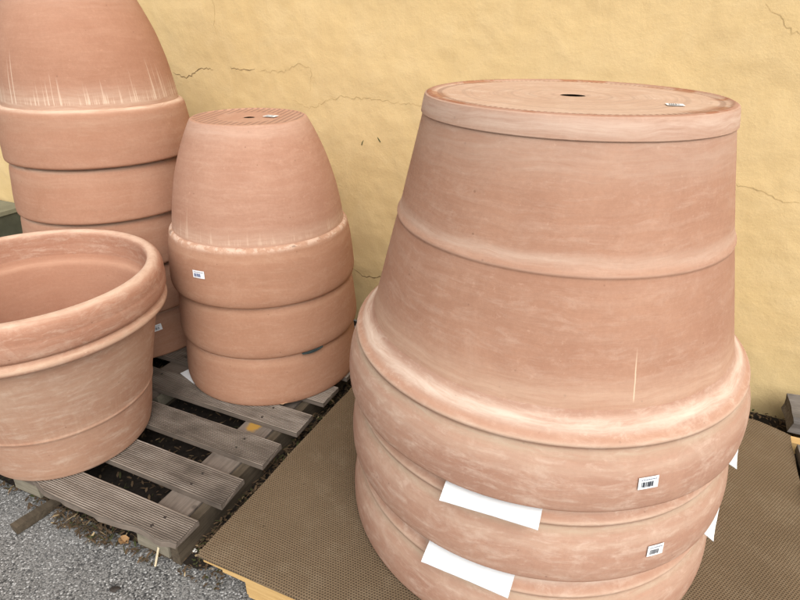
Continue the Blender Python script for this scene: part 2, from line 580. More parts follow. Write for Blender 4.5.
# ------------------------------------------------------------------ setting: plaster wall
WA = R(-24.1)
wall = thing('plaster_wall', 'long yellow ochre plaster wall with fine cracks behind all the pots', 'wall', (-.23, 2.79, 0), WA)


def wh(x, z):
    """relief of the plaster surface towards the viewer"""
    p = Vector((x, z, 0))
    return (.010 * noise.noise(p * .9) + .007 * noise.noise(p * 2.7 + Vector((5, 1, 0))) + .0032 * noise.noise(p * 8.0 + Vector((1, 9, 0))) +
            .0016 * noise.noise(p * 22.0) + .0022 * max(0, noise.noise(p * 5.0 + Vector((7, 7, 0)))))


gx = [-9, -6, -4.5] + [-3.6 + i * .0115 for i in range(540)] + [3.4, 5, 9]
gz = [-.05] + [.001 + i * .0115 for i in range(190)] + [2.5, 3.6]
vs = [(a, -wh(a, b), b) for b in gz for a in gx]
fs = []
n = len(gx)
for j in range(len(gz) - 1):
    for i in range(n - 1):
        fs.append((j * n + i, j * n + i + 1, (j + 1) * n + i + 1, (j + 1) * n + i))
k0 = len(vs)
vs += [(-9, .3, -.05), (9, .3, -.05), (9, .3, 3.6), (-9, .3, 3.6)]
last = (len(gz) - 1) * n
fs += [(k0 + 1, k0, k0 + 3, k0 + 2), (last, last + n - 1, k0 + 2, k0 + 3), (n - 1, k0 + 1, k0 + 2, last + n - 1), (k0, 0, last, k0 + 3)]
mesh_obj('plaster_face', vs, fs, M['wall'], wall, smooth=True, sharp=60)


def crack(pts, w, mat, jag=.008, seed=0):
    rnd = random.Random(seed)
    P = []
    for (a, b), (c, d) in zip(pts[:-1], pts[1:]):
        k = max(2, int(math.hypot(c - a, d - b) / .012))
        for i in range(k):
            t = i / k
            P.append((a + (c - a) * t + rnd.uniform(-jag, jag) * .5, b + (d - b) * t + rnd.uniform(-jag, jag) * .6))
    P.append(pts[-1])
    vs, fs = [], []
    N = len(P)
    for i, (a, b) in enumerate(P):
        q0, q1 = P[max(0, i - 1)], P[min(N - 1, i + 1)]
        d = Vector((q1[0] - q0[0], q1[1] - q0[1]))
        d = d.normalized() if d.length > 0 else Vector((1, 0))
        ww = w * (.25 + .75 * math.sin(math.pi * min(1, max(0, (i + .3) / N)))) * rnd.uniform(.5, 1.2)
        for s in (-.5, .5):
            xx, zz = a - d.y * ww * s, b + d.x * ww * s
            vs.append((xx, -wh(xx, zz) - .0012, zz))
    for i in range(N - 1):
        fs.append((2 * i, 2 * i + 2, 2 * i + 3, 2 * i + 1))
    return mesh_obj('crack', vs, fs, mat, wall)


crack([(-1.108, 1.271), (-1.014, 1.252), (-.965, 1.280), (-.921, 1.304), (-.883, 1.306), (-.835, 1.298)], .0048, M['crack'], .010, 1)
crack([(-.721, 1.314), (-.633, 1.306), (-.563, 1.314)], .0042, M['crack'], .008, 2)
crack([(-.773, 1.66), (-.775, 1.559), (-.79, 1.512), (-.779, 1.464)], .0035, M['crack_soft'], .008, 3)
crack([(-.54, 1.309), (-.4, 1.306), (-.291, 1.351), (-.225, 1.332), (-.244, 1.227)], .0035, M['crack_soft'], .012, 4)
crack([(-.348, 1.174), (-.25, 1.147), (-.065, 1.214), (.159, 1.205), (.35, 1.199)], .0035, M['crack_soft'], .012, 5)
crack([(1.659, .99), (1.763, .976), (1.809, .951), (1.884, .949)], .0045, M['crack_soft'], .012, 6)
crack([(-.03, .323), (.04, .281), (.156, .304), (.22, .323)], .005, M['crack'], .010, 7)
crack([(1.60, 1.60), (1.648, 1.572), (1.70, 1.52), (1.80, 1.50)], .003, M['crack_soft'], .012, 8)
crack([(.05, 1.018), (.038, .992)], .006, M['mark'], .003, 9)
crack([(.126, 1.038), (.142, 1.016)], .006, M['mark'], .003, 10)


# ------------------------------------------------------------------ pots
def interp_r(prof, h):
    for (h0, r0), (h1, r1) in zip(prof[:-1], prof[1:]):
        if h0 <= h <= h1:
            return r0 + (r1 - r0) * (h - h0) / (h1 - h0)
    return prof[-1][1]


def sticker(parent, prof, a0, h0, w, hgt, tilt=0.0, seed=1, ink='ink'):
    """a printed price sticker that follows the wall of the pot, with a barcode"""
    ct, st = math.cos(tilt), math.sin(tilt)
    r0 = interp_r(prof, h0)

    def pt(s, t, off):
        ss, tt = s * ct - t * st, s * st + t * ct
        h = h0 + tt
        a = a0 + ss / r0
        r = interp_r(prof, h) + off
        return (r * math.cos(a), r * math.sin(a), h)

    def grid(s0, s1, t0, t1, off, k=1, rows=2):
        V, Fc = [], []
        for j in range(rows + 1):
            for i in range(k + 1):
                V.append(pt(s0 + (s1 - s0) * i / k, t0 + (t1 - t0) * j / rows, off))
        for j in range(rows):
            for i in range(k):
                b = j * (k + 1) + i
                Fc.append((b, b + 1, b + k + 2, b + k + 1))
        return V, Fc
    V, Fc = grid(-w / 2, w / 2, -hgt / 2, hgt / 2, .0030, 10, 6)
    s = mesh_obj('sticker', V, Fc, M['sticker'], parent, smooth=True)
    rnd = random.Random(seed)
    V, Fc = [], []
    x = -w * .36
    while x < w * .20:
        bw = rnd.choice((.0010, .0016, .0026)) * w / .045
        v, f = grid(x, x + bw, -hgt * .32, hgt * .12, .0042)
        b = len(V)
        V += v
        Fc += [tuple(i + b for i in q) for q in f]
        x += bw + rnd.choice((.0010, .0014, .002)) * w / .045
    mesh_obj('barcode', V, Fc, M[ink], s)
    V, Fc = [], []
    x = -w * .38
    while x < w * .34:
        bw = rnd.uniform(.002, .006) * w / .045
        v, f = grid(x, x + bw, hgt * .26, hgt * .34, .0042)
        b = len(V)
        V += v
        Fc += [tuple(i + b for i in q) for q in f]
        x += bw + .0012
    mesh_obj('fine_print', V, Fc, M['inkgrey'], s)
    return s


def flat_sticker(parent, x, y, z, w, h, rz, seed=1):
    c, s = math.cos(rz), math.sin(rz)

    def q(a, b, dz):
        return (x + a * c - b * s, y + a * s + b * c, z + dz)
    o = mesh_obj('sticker', [q(-w / 2, -h / 2, .0025), q(w / 2, -h / 2, .0025), q(w / 2, h / 2, .0025), q(-w / 2, h / 2, .0025)], [(0, 1, 2, 3)], M['sticker'], parent)
    rnd = random.Random(seed)
    V, Fc = [], []
    a = -w * .36
    while a < w * .2:
        bw = rnd.choice((.001, .0016, .0026))
        b = len(V)
        V += [q(a, -h * .3, .0035), q(a + bw, -h * .3, .0035), q(a + bw, h * .15, .0035), q(a, h * .15, .0035)]
        Fc.append((b, b + 1, b + 2, b + 3))
        a += bw + rnd.choice((.001, .0015, .002))
    mesh_obj('barcode', V, Fc, M['ink'], o)
    return o


def inverted_pot(rim, body, H, r_top, th, floor_r, hole, mats, label, group, loc, rz, seed, top_band=None):
    """rim/body: outer profiles as (h, r) from the lip (on the ground) upwards"""
    t = thing('terracotta_pot', label, 'flower pot', loc, rz, group)
    h_s, r_s = rim[-1]
    # rim: inner wall (down) -> lip -> outer wall (up)
    inn = [(r_s - th, h_s), (interp_r(rim, .03) - th - .004, .03), (rim[0][1] - th, .004), (rim[0][1] - th * .75, 0.0), (rim[0][1] - th * .3, 0.0)]
    out = [(r, h) for h, r in rim]
    lathe('rim', refine(inn, .03) + refine(chaikin(out, 2), .012), mats[0], t, seed=seed)
    # body: outer wall up to the foot, then the inner wall
    outb = [(r, h) for h, r in body]
    outb = chaikin(outb, 2) if top_band is None else chaikin(outb, 2) + top_band
    inb = [(floor_r, H - th), (floor_r + .012, H - th - .02)] + [(r - th, h) for h, r in reversed(body) if h < H - th - .05]
    lathe('body', refine(outb, .02), mats[1], t, seed=seed)
    lathe('inner_wall', refine(inb, .05), mats[1], t, seed=seed, n=96)
    # base: the underside with its drain hole
    e_r, e_h = outb[-1]
    b = [(e_r, e_h), (e_r - .004, e_h + .002), (e_r - .010, e_h + .002), (e_r - .014, e_h - .001), (e_r * .6, e_h - .0015), (hole + .006, e_h - .002),
         (hole, e_h - .004), (hole + .003, e_h - .006), (hole + .08, e_h - .010), (hole + .085, H - th), (floor_r, H - th)]
    lathe('base', refine(b, .02), mats[2], t, seed=seed, amp=.0009)
    return t


# --- three big pots, upside down, nested on the mat
BR = [(0, .5530), (.003, .5575), (.008, .5605), (.018, .5622), (.055, .5632), (.1000, .5575), (.1265, .5485), (.1410, .5405), (.1505, .5350), (.1565, .5335), (.1615, .5350),
      (.1660, .5385), (.1710, .5390), (.1755, .5360), (.1810, .5290), (.1885, .5215), (.1965, .5140), (.2050, .5020), (.2140, .4940), (.2260, .4885)]
BB = [(.2260, .4885), (.31, .4680), (.42, .4415), (.485, .4252), (.4955, .4226), (.4985, .4228), (.5015, .4240), (.5050, .4246), (.5085, .4238), (.513, .4212), (.520, .4175),
      (.535, .4125), (.56, .4070), (.66, .3835), (.7555, .3625)]
BAND = [(.3630, .7558), (.3655, .7562), (.3668, .7580), (.3652, .7680), (.3626, .7820), (.3600, .7940), (.3582, .7985), (.3545, .8003)]
BIGM = (M['big_rim'], M['big_body'], M['big_base'])
S = .2220
BZ = .5900
G1 = 'big terracotta pots nested upside down on the mat'
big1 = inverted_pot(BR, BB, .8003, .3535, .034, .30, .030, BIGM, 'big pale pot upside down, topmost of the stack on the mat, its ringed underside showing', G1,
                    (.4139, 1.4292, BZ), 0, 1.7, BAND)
big2 = copy_tree(big1)
big2.location = (.4176, 1.4249, BZ - S)
big2.rotation_euler.z = R(75)
big2['label'] = 'middle big pot on the mat, its stickered rim between the two front white strips'
big3 = copy_tree(big1)
big3.location = (.4176, 1.4176, .1312)
big3.rotation_euler.z = R(190)
big3['label'] = 'bottom pot of the big stack, its rim resting on the brown mat'
BO = BR + BB[1:]
sticker(big1, BO, R(-77.8), .0850, .047, .0300, R(1), 3)
sticker(big2, BO, R(-70.9) - R(75), .0835, .045, .0300, R(-3), 4)
flat_sticker(big1, .584 - .4139, 1.252 - 1.4292,   .7985, .036, .034, R(-15), 5)

# --- three medium pots, upside down, nested on the grey pallet
MR = [(0, .3770), (.006, .3810), (.03, .3838), (.09, .3780), (.16, .3714), (.200, .3630), (.216, .3600), (.225, .3550), (.229, .3500), (.231, .3440)]
MB = [(.231, .3440), (.30, .3345), (.40, .3140), (.50, .2820), (.58, .2475), (.620, .2270), (.633, .2195), (.6362, .2165)]
MIDM = (M['mid_rim'], M['mid_body'], M['mid_base'])
G2 = 'medium terracotta pots nested upside down on the grey pallet'
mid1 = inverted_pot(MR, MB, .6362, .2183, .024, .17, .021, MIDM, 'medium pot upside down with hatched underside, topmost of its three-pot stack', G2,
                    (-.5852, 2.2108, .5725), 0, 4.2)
mid2 = copy_tree(mid1)
mid2.location = (-.579, 2.2103, .5725 - .2213)
mid2.rotation_euler.z = R(100)
mid2['label'] = 'middle rim of the medium three-pot stack, a dark spacer peeking out below it'
mid3 = copy_tree(mid1)
mid3.location = (-.5811, 2.2017, .5725 - .4426 + .0006)
mid3.rotation_euler.z = R(215)
mid3['label'] = 'bottom rim of the medium three-pot stack, on the grey slats beside a white sheet'
MO = MR + MB[1:]
sticker(mid1, MO, R(-115.2), .125, .055, .029, R(3), 6, 'inkblue')
flat_sticker(mid1, -.502 + .5852, 2.21 - 2.2108, .6362, .050, .040, R(-20), 7)

# --- five taller pots, upside down, nested at the back left
TR = [(0, .3800), (.006, .3845), (.03, .3830), (.08, .3800), (.14, .3710), (.185, .3660), (.200, .3610), (.208, .3540), (.212, .3470), (.214, .3410)]
TB = [(.214, .3410), (.30, .3300), (.40, .3120), (.50, .2820), (.60, .2370), (.68, .1960), (.735, .1650), (.742, .1600), (.745, .1550)]
TALLM = (M['tall_rim'], M['tall_body'], M['tall_rim'])
G3 = 'tall terracotta pots nested upside down at the back left'
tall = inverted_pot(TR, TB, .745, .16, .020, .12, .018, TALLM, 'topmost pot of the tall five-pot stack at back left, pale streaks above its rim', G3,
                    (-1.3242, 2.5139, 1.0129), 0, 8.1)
TOFF = [(-.007, -.0093), (-.0175, -.0163), (-.0128, -.0165), (-.0113, -.0143)]
TLAB = ['second rim from the top of the tall five-pot stack at the back left',
        'middle rim of the tall five-pot stack, just above the open pot',
        'fourth rim down in the tall five-pot stack, mostly hidden behind the open pot',
        'lowest rim of the tall five-pot stack, with a small sticker, on the slats']
tp = [tall]
for i in range(4):
    c = copy_tree(tall)
    c.location = (-1.3242 + TOFF[i][0], 2.5139 + TOFF[i][1], 1.0129 - .2207 * (i + 1) + (.0005 if i == 3 else 0))
    c.rotation_euler.z = R((70, 150, 215, 300)[i])
    c['label'] = TLAB[i]
    tp.append(c)
TO = TR + TB[1:]
sticker(tp[4], TO, R(-53) - R(300), .145, .045, .030, R(4), 8)

# --- the open pot standing upright at the front left
op = thing('terracotta_pot', 'wide open pot standing upright with a double rolled rim, front left on the grey pallet', 'flower pot', (-1.244, 1.668, .1305), R(40))
bo = [(.262, 0), (.270, .003), (.2755, .012), (.2790, .024), (.2830, .034), (.2960, .100), (.3110, .188), (.3150, .194), (.3160, .199), (.3145, .205),
      (.3300, .275), (.3560, .385), (.3790, .480), (.3850, .504)]
lathe('body', refine(chaikin(bo, 2), .02), M['open_body'], op, seed=11.3)
ri = [(.3850, .504), (.3980, .5055), (.4130, .5085), (.4205, .516), (.4225, .525), (.4195, .535), (.4120, .5415), (.4085, .5455), (.4130, .549), (.4220, .556), (.4260, .570), (.4275, .595),
      (.4270, .604), (.4263, .609), (.4266, .614), (.4265, .632), (.4235, .648), (.4150, .660), (.4030, .6675), (.3900, .6685), (.3800, .6640), (.3755, .6560), (.3740, .640), (.3735, .61),
      (.3700, .575)]
lathe('rim', refine(chaikin(ri, 2), .012), M['open_rim'], op, seed=11.3)
ins = [(.3700, .575), (.3640, .556), (.3560, .545), (.3500, .53), (.3350, .46), (.3050, .30), (.2650, .09), (.255, .05), (.235, .035), (.12, .033), (.028, .033), (.024, .028), (.024, 0), (.10, 0), (.262, 0)]
lathe('inner_wall', refine(chaikin(ins, 2), .025), M['open_in'], op, seed=11.3)

# ------------------------------------------------------------------ pallets
PA = R(-23.5)


def grooved_slat(name, x0, x1, y0, y1, z0, z1, mat, parent, seed, broken=None, ng=15):
    """a decking board with fine grooves along its length"""
    rnd = random.Random(seed)
    cs = [(0.0, z0), (0.0, z1 - .002), (.0016, z1)]
    w = y1 - y0
    p = (w - .008) / ng
    for i in range(ng):
        a = .004 + i * p
        cs += [(a + p * .10, z1), (a + p * .22, z1 - .0026), (a + p * .55, z1 - .0026), (a + p * .68, z1)]
    cs += [(w - .0016, z1), (w, z1 - .002), (w, z0)]
    k = max(12, int((x1 - x0) / .025))
    V, Fc = [], []
    m = len(cs)
    sk0, sk1 = rnd.uniform(-.004, .004), rnd.uniform(-.004, .004)
    for i in range(k + 1):
        tt = i / k
        x = x0 + (x1 - x0) * tt
        bow = .002 * math.sin(math.pi * tt + seed)
        for j, (a, b) in enumerate(cs):
            xx = x
            if i == k:
                xx += sk1 * (a / w * 2 - 1) + .002 * noise.noise(Vector((a * 90, seed, 2)))
            if i == 0:
                xx += sk0 * (a / w * 2 - 1)
            yy = y0 + a + .0012 * noise.noise(Vector((x * 6, seed, 0)))
            zz = b + bow * .4 + .0008 * noise.noise(Vector((x * 9, a * 40, seed)))
            if broken:
                lim = broken(x) + .002 * noise.noise(Vector((x * 60, 3.3, seed)))
                if a < lim:
                    yy = y0 + lim + a * .06 - (.006 * (1 - (b - z0) / (z1 - z0)))
            V.append((xx, yy, zz))
    for i in range(k):
        for j in range(m):
            j2 = (j + 1) % m
            Fc.append((i * m + j, i * m + j2, (i + 1) * m + j2, (i + 1) * m + j))
    Fc.append(tuple(range(m)))
    Fc.append(tuple(k * m + j for j in reversed(range(m))))
    return mesh_obj(name, V, Fc, mat, parent)


def rough_box(name, x0, x1, y0, y1, z0, z1, mat, parent, seed=0, amp=.002, cut=.03):
    nx_, ny_, nz_ = [max(1, int(round((b - a) / cut))) for a, b in ((x0, x1), (y0, y1), (z0, z1))]
    idx, V, Fc = {}, [], []

    def vid(i, j, k):
        if (i, j, k) not in idx:
            p = Vector((x0 + (x1 - x0) * i / nx_, y0 + (y1 - y0) * j / ny_, z0 + (z1 - z0) * k / nz_))
            q = Vector((p.x * 9 + seed, p.y * 9, p.z * 30))
            p += Vector((noise.noise(q), noise.noise(q + Vector((9, 0, 0))), .5 * noise.noise(q + Vector((0, 9, 0))))) * amp
            idx[(i, j, k)] = len(V)
            V.append(p)
        return idx[(i, j, k)]
    for i in range(nx_):
        for j in range(ny_):
            Fc.append((vid(i, j, 0), vid(i, j + 1, 0), vid(i + 1, j + 1, 0), vid(i + 1, j, 0)))
            Fc.append((vid(i, j, nz_), vid(i + 1, j, nz_), vid(i + 1, j + 1, nz_), vid(i, j + 1, nz_)))
    for i in range(nx_):
        for k in range(nz_):
            Fc.append((vid(i, 0, k), vid(i + 1, 0, k), vid(i + 1, 0, k + 1), vid(i, 0, k + 1)))
            Fc.append((vid(i, ny_, k), vid(i, ny_, k + 1), vid(i + 1, ny_, k + 1), vid(i + 1, ny_, k)))
    for j in range(ny_):
        for k in range(nz_):
            Fc.append((vid(0, j, k), vid(0, j, k + 1), vid(0, j + 1, k + 1), vid(0, j + 1, k)))
            Fc.append((vid(nx_, j, k), vid(nx_, j + 1, k), vid(nx_, j + 1, k + 1), vid(nx_, j, k + 1)))
    return mesh_obj(name, V, Fc, mat, parent)


def nail(parent, x, y, z, seed=0):
    rnd = random.Random(seed)
    V = [(x, y, z + .0007)]
    r = rnd.uniform(.0042, .0058)
    for i in range(10):
        a = 2 * math.pi * i / 10
        V.append((x + r * math.cos(a) * rnd.uniform(.8, 1.15), y + r * math.sin(a) * rnd.uniform(.8, 1.15), z + .0006))
    for i in range(10):
        V.append((V[1 + i][0], V[1 + i][1], z - .004))
    Fc = [(0, 1 + i, 1 + (i + 1) % 10) for i in range(10)]
    Fc += [(1 + i, 11 + i, 11 + (i + 1) % 10, 1 + (i + 1) % 10) for i in range(10)]
    return mesh_obj('nail', V, Fc, M['nail'], parent)


ZT = .1292
pal1 = thing('wooden_pallet', 'low weathered grey pallet of grooved decking slats carrying the open pot and the medium stack', 'pallet', (0, 0, 0), PA, 'grey slatted pallets by the wall')


def chipped(x):
    f = .020 * max(0, noise.noise(Vector((x * 4.0, 1.2, 0))) + .15) + .010 * max(0, noise.noise(Vector((x * 11, 7.7, 0))))
    f += .022 * max(0, 1 - abs(x + 1.085) / .05) + .012 * max(0, 1 - abs(x + 1.22) / .08)
    if x < -1.62:
        f += .04 * min(1, (-1.62 - x) / .15)
    return f


SL = [(.776, .892, -1.075), (.970, 1.094, -1.052), (1.173, 1.296, -1.038), (1.369, 1.488, -1.022), (1.572, 1.695, -1.022), (1.772, 1.892, -1.024), (1.968, 2.088, -1.02)]
for i, (a, b, xe) in enumerate(SL):
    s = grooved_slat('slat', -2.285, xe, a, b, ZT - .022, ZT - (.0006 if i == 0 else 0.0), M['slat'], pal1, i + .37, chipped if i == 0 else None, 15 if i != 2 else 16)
    for xc in (-1.185, -1.79):
        for yy in ((a + b) / 2 - .028 + (.016 if i == 0 else 0), (a + b) / 2 + .030):
            nail(s, xc + random.uniform(-.02, .02), yy + random.uniform(-.006, .006), ZT - .0004, i * 10 + yy)
# cross boards under the slats, split so that the stained one shows between the slats
rough_box('cross_board', -1.262, -1.135, .800, 2.07, ZT - .044, ZT - .0235, M['slat_stain'], pal1, 2)
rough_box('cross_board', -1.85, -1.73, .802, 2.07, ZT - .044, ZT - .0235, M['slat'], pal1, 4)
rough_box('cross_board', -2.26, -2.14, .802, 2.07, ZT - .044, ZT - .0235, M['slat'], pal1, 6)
rough_box('stringer', -1.128, -1.094, .812, 2.075, .002, ZT - .025, M['pallet_dark'], pal1, 8, .002)
for xa in (-1.262, -1.855, -2.26):
    for ya, yb in ((.806, .900), (1.36, 1.46), (1.95, 2.05)):
        rough_box('block', xa, xa + .13, ya, yb, .024, ZT - .046, M['pallet_block'], pal1, xa * 7 + ya, .003, .02)
for xa in (-1.262, -1.855, -2.26):
    rough_box('runner', xa + .004, xa + .126, .815, 2.06, .002, .0225, M['pallet_dark'], pal1, xa * 3, .002)

# the neighbouring grey pallet to the left, under the tall stack
pal0 = thing('wooden_pallet', 'dark grey slatted pallet under the tall stack, hidden behind the open pot', 'pallet', (0, 0, 0), PA, 'grey slatted pallets by the wall')
for i, (a, b) in enumerate([(1.20, 1.32), (1.40, 1.52), (1.59, 1.71), (1.79, 1.91), (1.98, 2.10), (2.16, 2.28)]):
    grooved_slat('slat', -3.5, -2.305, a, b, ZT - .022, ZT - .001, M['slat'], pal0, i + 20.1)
for xa in (-2.46, -2.95, -3.48):
    rough_box('stringer', xa, xa + .09, 1.21, 2.27, .002, ZT - .0235, M['pallet_dark'], pal0, xa)

# pale new pallet under the mat
pal2 = thing('wooden_pallet', 'new pale timber pallet under the brown mat, only its front edge showing', 'pallet', (0, 0, 0), PA)
for i, (a, b) in enumerate([(.797, .915), (.975, 1.075), (1.15, 1.25), (1.33, 1.43), (1.51, 1.61), (1.70, 1.80), (1.88, 1.98), (2.06, 2.16)]):
    rough_box('deck_board', -.974, .60, a, b, .1015, .1215, M['new_wood'], pal2, i + 3, .0012, .05)
rough_box('lead_board', -.912, .60, .803, .905, .080, .1000, M['new_wood'], pal2, 31, .0015, .05)
rough_box('lead_board', -.912, .60, 2.05, 2.15, .080, .1000, M['new_wood'], pal2, 33, .0015, .05)
for xa in (-.835, -.20, .47):
    for ya in (.808, 1.42, 2.05):
        rough_box('block', xa, xa + (.34 if xa < -.8 and ya < 1 else .14), ya, ya + .095, .020, .0785, M['new_wood'], pal2, xa + ya, .0015, .04)
    rough_box('runner', xa, xa + .14, .812, 2.14, .001, .0190, M['new_wood'], pal2, xa + 5, .001, .05)
    rough_box('stringer', xa, xa + .10, .910, 2.045, .080, .1000, M['new_wood'], pal2, xa + 9, .001, .05)

# silvered pallet at the far right
pal3 = thing('wooden_pallet', 'silvery rough pallet beside the wall at the right end of the mat', 'pallet', (0, 0, 0), PA)
rough_box('beam', .722, 1.95, 2.20, 2.37, .108, .180, M['old_wood'], pal3, 41, .010, .025)
for i, (a, b, xe) in enumerate([(1.955, 2.085, .728), (1.74, 1.86, .716), (1.54, 1.66, .712)]):
    rough_box('slat', xe, 1.95, a, b, .105, .138, M['old_wood'], pal3, 50 + i, .004, .03)
for xa in (.79, 1.35, 1.83):
    rough_box('stringer', xa, xa + .09, 1.56, 2.35, .002, .102, M['pallet_dark'], pal3, 60 + xa, .003, .04)
rough_box('end_piece', .705, .76, 2.135, 2.18, .06, .105, M['new_wood'], pal3, 71, .004, .02)

# ------------------------------------------------------------------ mat
mat_o = thing('mesh_mat', 'brown honeycomb mesh mat spread on the new pallet under the big stack', 'mat', (0, 0, 0), PA)
NX, NY = 84, 72
V, Fc = [], []
for lay in (0, 1):
    for j in range(NY + 1):
        for i in range(NX + 1):
            s, t = i / NX, j / NY
            xl = -.990 + .030 * t + .004 * noise.noise(Vector((t * 7, 2, 0)))
            xr = .675 + .045 * t + .006 * noise.noise(Vector((t * 9, 5, 0)))
            x = xl + (xr - xl) * s
            yf = .791 + .018 * s + .004 * noise.noise(Vector((s * 9, 8, 0)))
            yb = 2.205 + .03 * noise.noise(Vector((s * 6, 3, 0))) - .05 * max(0, s - .93) * 14
            y = yf + (yb - yf) * t
            rd = math.hypot(x + .19, y - 1.475)
            fl = min(1.0, max(0.0, (rd - .60) / .15))
            z = .1290 + fl * (.0030 * (noise.noise(Vector((x * 3.1, y * 3.1, 1))) + .3) + .0010 * noise.noise(Vector((x * 14, y * 14, 1))))
            if t < .011:
                z -= .004 * (1 - t / .011)
            if s > .94:
                z -= .012 * ((s - .94) / .06) ** 2
            if t > .95:
                z += .012 * (t - .95) / .05 * (noise.noise(Vector((s * 11, 4, 0))) + .4)
            V.append((x, y, z if lay == 0 else z - .0062))
NL = (NX + 1) * (NY + 1)
for j in range(NY):
    for i in range(NX):
        a = j * (NX + 1) + i
        Fc.append((a, a + 1, a + NX + 2, a + NX + 1))
        Fc.append((NL + a, NL + a + NX + 1, NL + a + NX + 2, NL + a + 1))
for i in range(NX):
    Fc.append((i, NL + i, NL + i + 1, i + 1))
    a = NY * (NX + 1) + i
    Fc.append((a, a + 1, NL + a + 1, NL + a))
for j in range(NY):
    a = j * (NX + 1)
    Fc.append((a, a + NX + 1, NL + a + NX + 1, NL + a))
    a += NX
    Fc.append((a, NL + a, NL + a + NX + 1, a + NX + 1))
mesh_obj('mat_sheet', V, Fc, M['weave'], mat_o, smooth=True, sharp=45)


# ------------------------------------------------------------------ white separator sheets between the pots
def sheet(cx, cy, ang, half, r_in, z_in, r_out, z_out, label, curl=.004, th=.0022, cuts=14):
    """a straight strip wedged under a rim; ang: its outward direction"""
    ca, sa = math.cos(ang), math.sin(ang)
    o = thing('foam_sheet', label, 'foam sheet', (cx, cy, 0), 0, 'white sheets wedged between the big rims')
    V, Fc = [], []
    K = 6
    for lay in (0, 1):
        for i in range(cuts + 1):
            s = -half + 2 * half * i / cuts
            for k in range(K + 1):
                t = k / K
                r = r_in + (r_out - r_in) * t
                z = z_in + (z_out - z_in) * (t ** 1.5) + curl * noise.noise(Vector((s * 6, t, ang))) * t
                r += .0025 * noise.noise(Vector((s * 30, 5, ang))) * (1 if k == K else 0)
                V.append((r * ca - s * sa, r * sa + s * ca, z - lay * th))
    n1 = (cuts + 1) * (K + 1)
    for i in range(cuts):
        for k in range(K):
            a = i * (K + 1) + k
            Fc.append((a, a + 1, a + K + 2, a + K + 1))
            Fc.append((n1 + a, n1 + a + K + 1, n1 + a + K + 2, n1 + a + 1))
        a = i * (K + 1) + K
        Fc.append((a, n1 + a, n1 + a + K + 1, a + K + 1))
        a = i * (K + 1)
        Fc.append((a, a + K + 1, n1 + a + K + 1, n1 + a))
    for k in range(K):
        Fc.append((k, n1 + k, n1 + k + 1, k + 1))
        a = cuts * (K + 1) + k
        Fc.append((a, a + 1, n1 + a + 1, n1 + a))
    mesh_obj('sheet', V, Fc, M['paper'], o, smooth=True, sharp=30)
    return o


sheet(.4139, 1.4292, R(-111.6), .112, .500, .585, .582, .568, 'white foam strip wedged under the top big rim, front, above the other strip')
sheet(.4176, 1.4249, R(-116.0), .112, .500, .3595, .584, .334, 'white foam strip wedged under the middle big rim, the lowest one at the front')
sheet(.4139, 1.4292, R(-30.0), .125, .490, .585, .562, .566, 'white foam corner poking out under the top big rim on its right side')
sheet(.4176, 1.4249, R(-32.0), .125, .490, .3595, .566, .334, 'white foam corner poking out under the middle big rim on its right side')

# ------------------------------------------------------------------ small things
o = mesh_obj('paper_sheet', *box_data(-.06, .06, -.045, .045, .1302, .1316), M['paper'])
o.location = (-.900, 2.045, 0)
o.rotation_euler.z = R(-42)
tag(o, 'white sheet sticking out from under the left side of the medium stack', 'paper sheet')

t = thing('rubber_spacer', 'dark green rubber spacer peeking out under the middle rim of the medium stack', 'spacer', (-.579, 2.2103, 0))
V, Fc = [], []
for j in range(2):
    for i in range(9):
        a = R(-60 + 14 * i / 8)
        tp_ = .0005 + .0045 * math.sin(math.pi * i / 8)
        for r, z in ((.345, .3522), (.3868, .3515), (.3872, .3515 - tp_ * 1.6), (.345, .3500 - tp_)):
            V.append((r * math.cos(a), r * math.sin(a), z + .004 * (i / 8 - .5)))
    break
for i in range(8):
    for k in range(4):
        Fc.append((i * 4 + k, i * 4 + (k + 1) % 4, i * 4 + 4 + (k + 1) % 4, i * 4 + 4 + k))
Fc += [(0, 3, 2, 1), (32, 33, 34, 35)]
mesh_obj('spacer_pad', V, Fc, M['shim'], t)

# olive box by the wall at the far left
bx = thing('storage_box', 'low olive green box with a paler lid by the wall behind the tall stack', 'box', (-.23, 2.79, 0), WA)
rough_box('box_body', -4.3, -2.72, -.30, -.02, .0, .285, M['green_box'], bx, 2, .002, .1)
rough_box('lid', -4.31, -2.71, -.31, -.018, .287, .315, M['green_lid'], bx, 3, .002, .1)


def blob(name, loc, size, mat, label, cat, seed=0, group=None):
    V, Fc = [], []
    n1, n2 = 12, 8
    for j in range(n2 + 1):
        ph = math.pi * j / n2
        for i in range(n1):
            a = 2 * math.pi * i / n1
            d = Vector((math.sin(ph) * math.cos(a), math.sin(ph) * math.sin(a), math.cos(ph)))
            k = 1 + .45 * noise.noise(d * 1.3 + Vector((seed, 0, 0)))
            V.append((d.x * size[0] * k, d.y * size[1] * k, size[2] + d.z * size[2] * k))
    for j in range(n2):
        for i in range(n1):
            Fc.append((j * n1 + i, (j + 1) * n1 + i, (j + 1) * n1 + (i + 1) % n1, j * n1 + (i + 1) % n1))
    o = mesh_obj(name, V, Fc, mat, None, smooth=True, sharp=50)
    o.location = loc
    tag(o, label, cat, group)
    return o


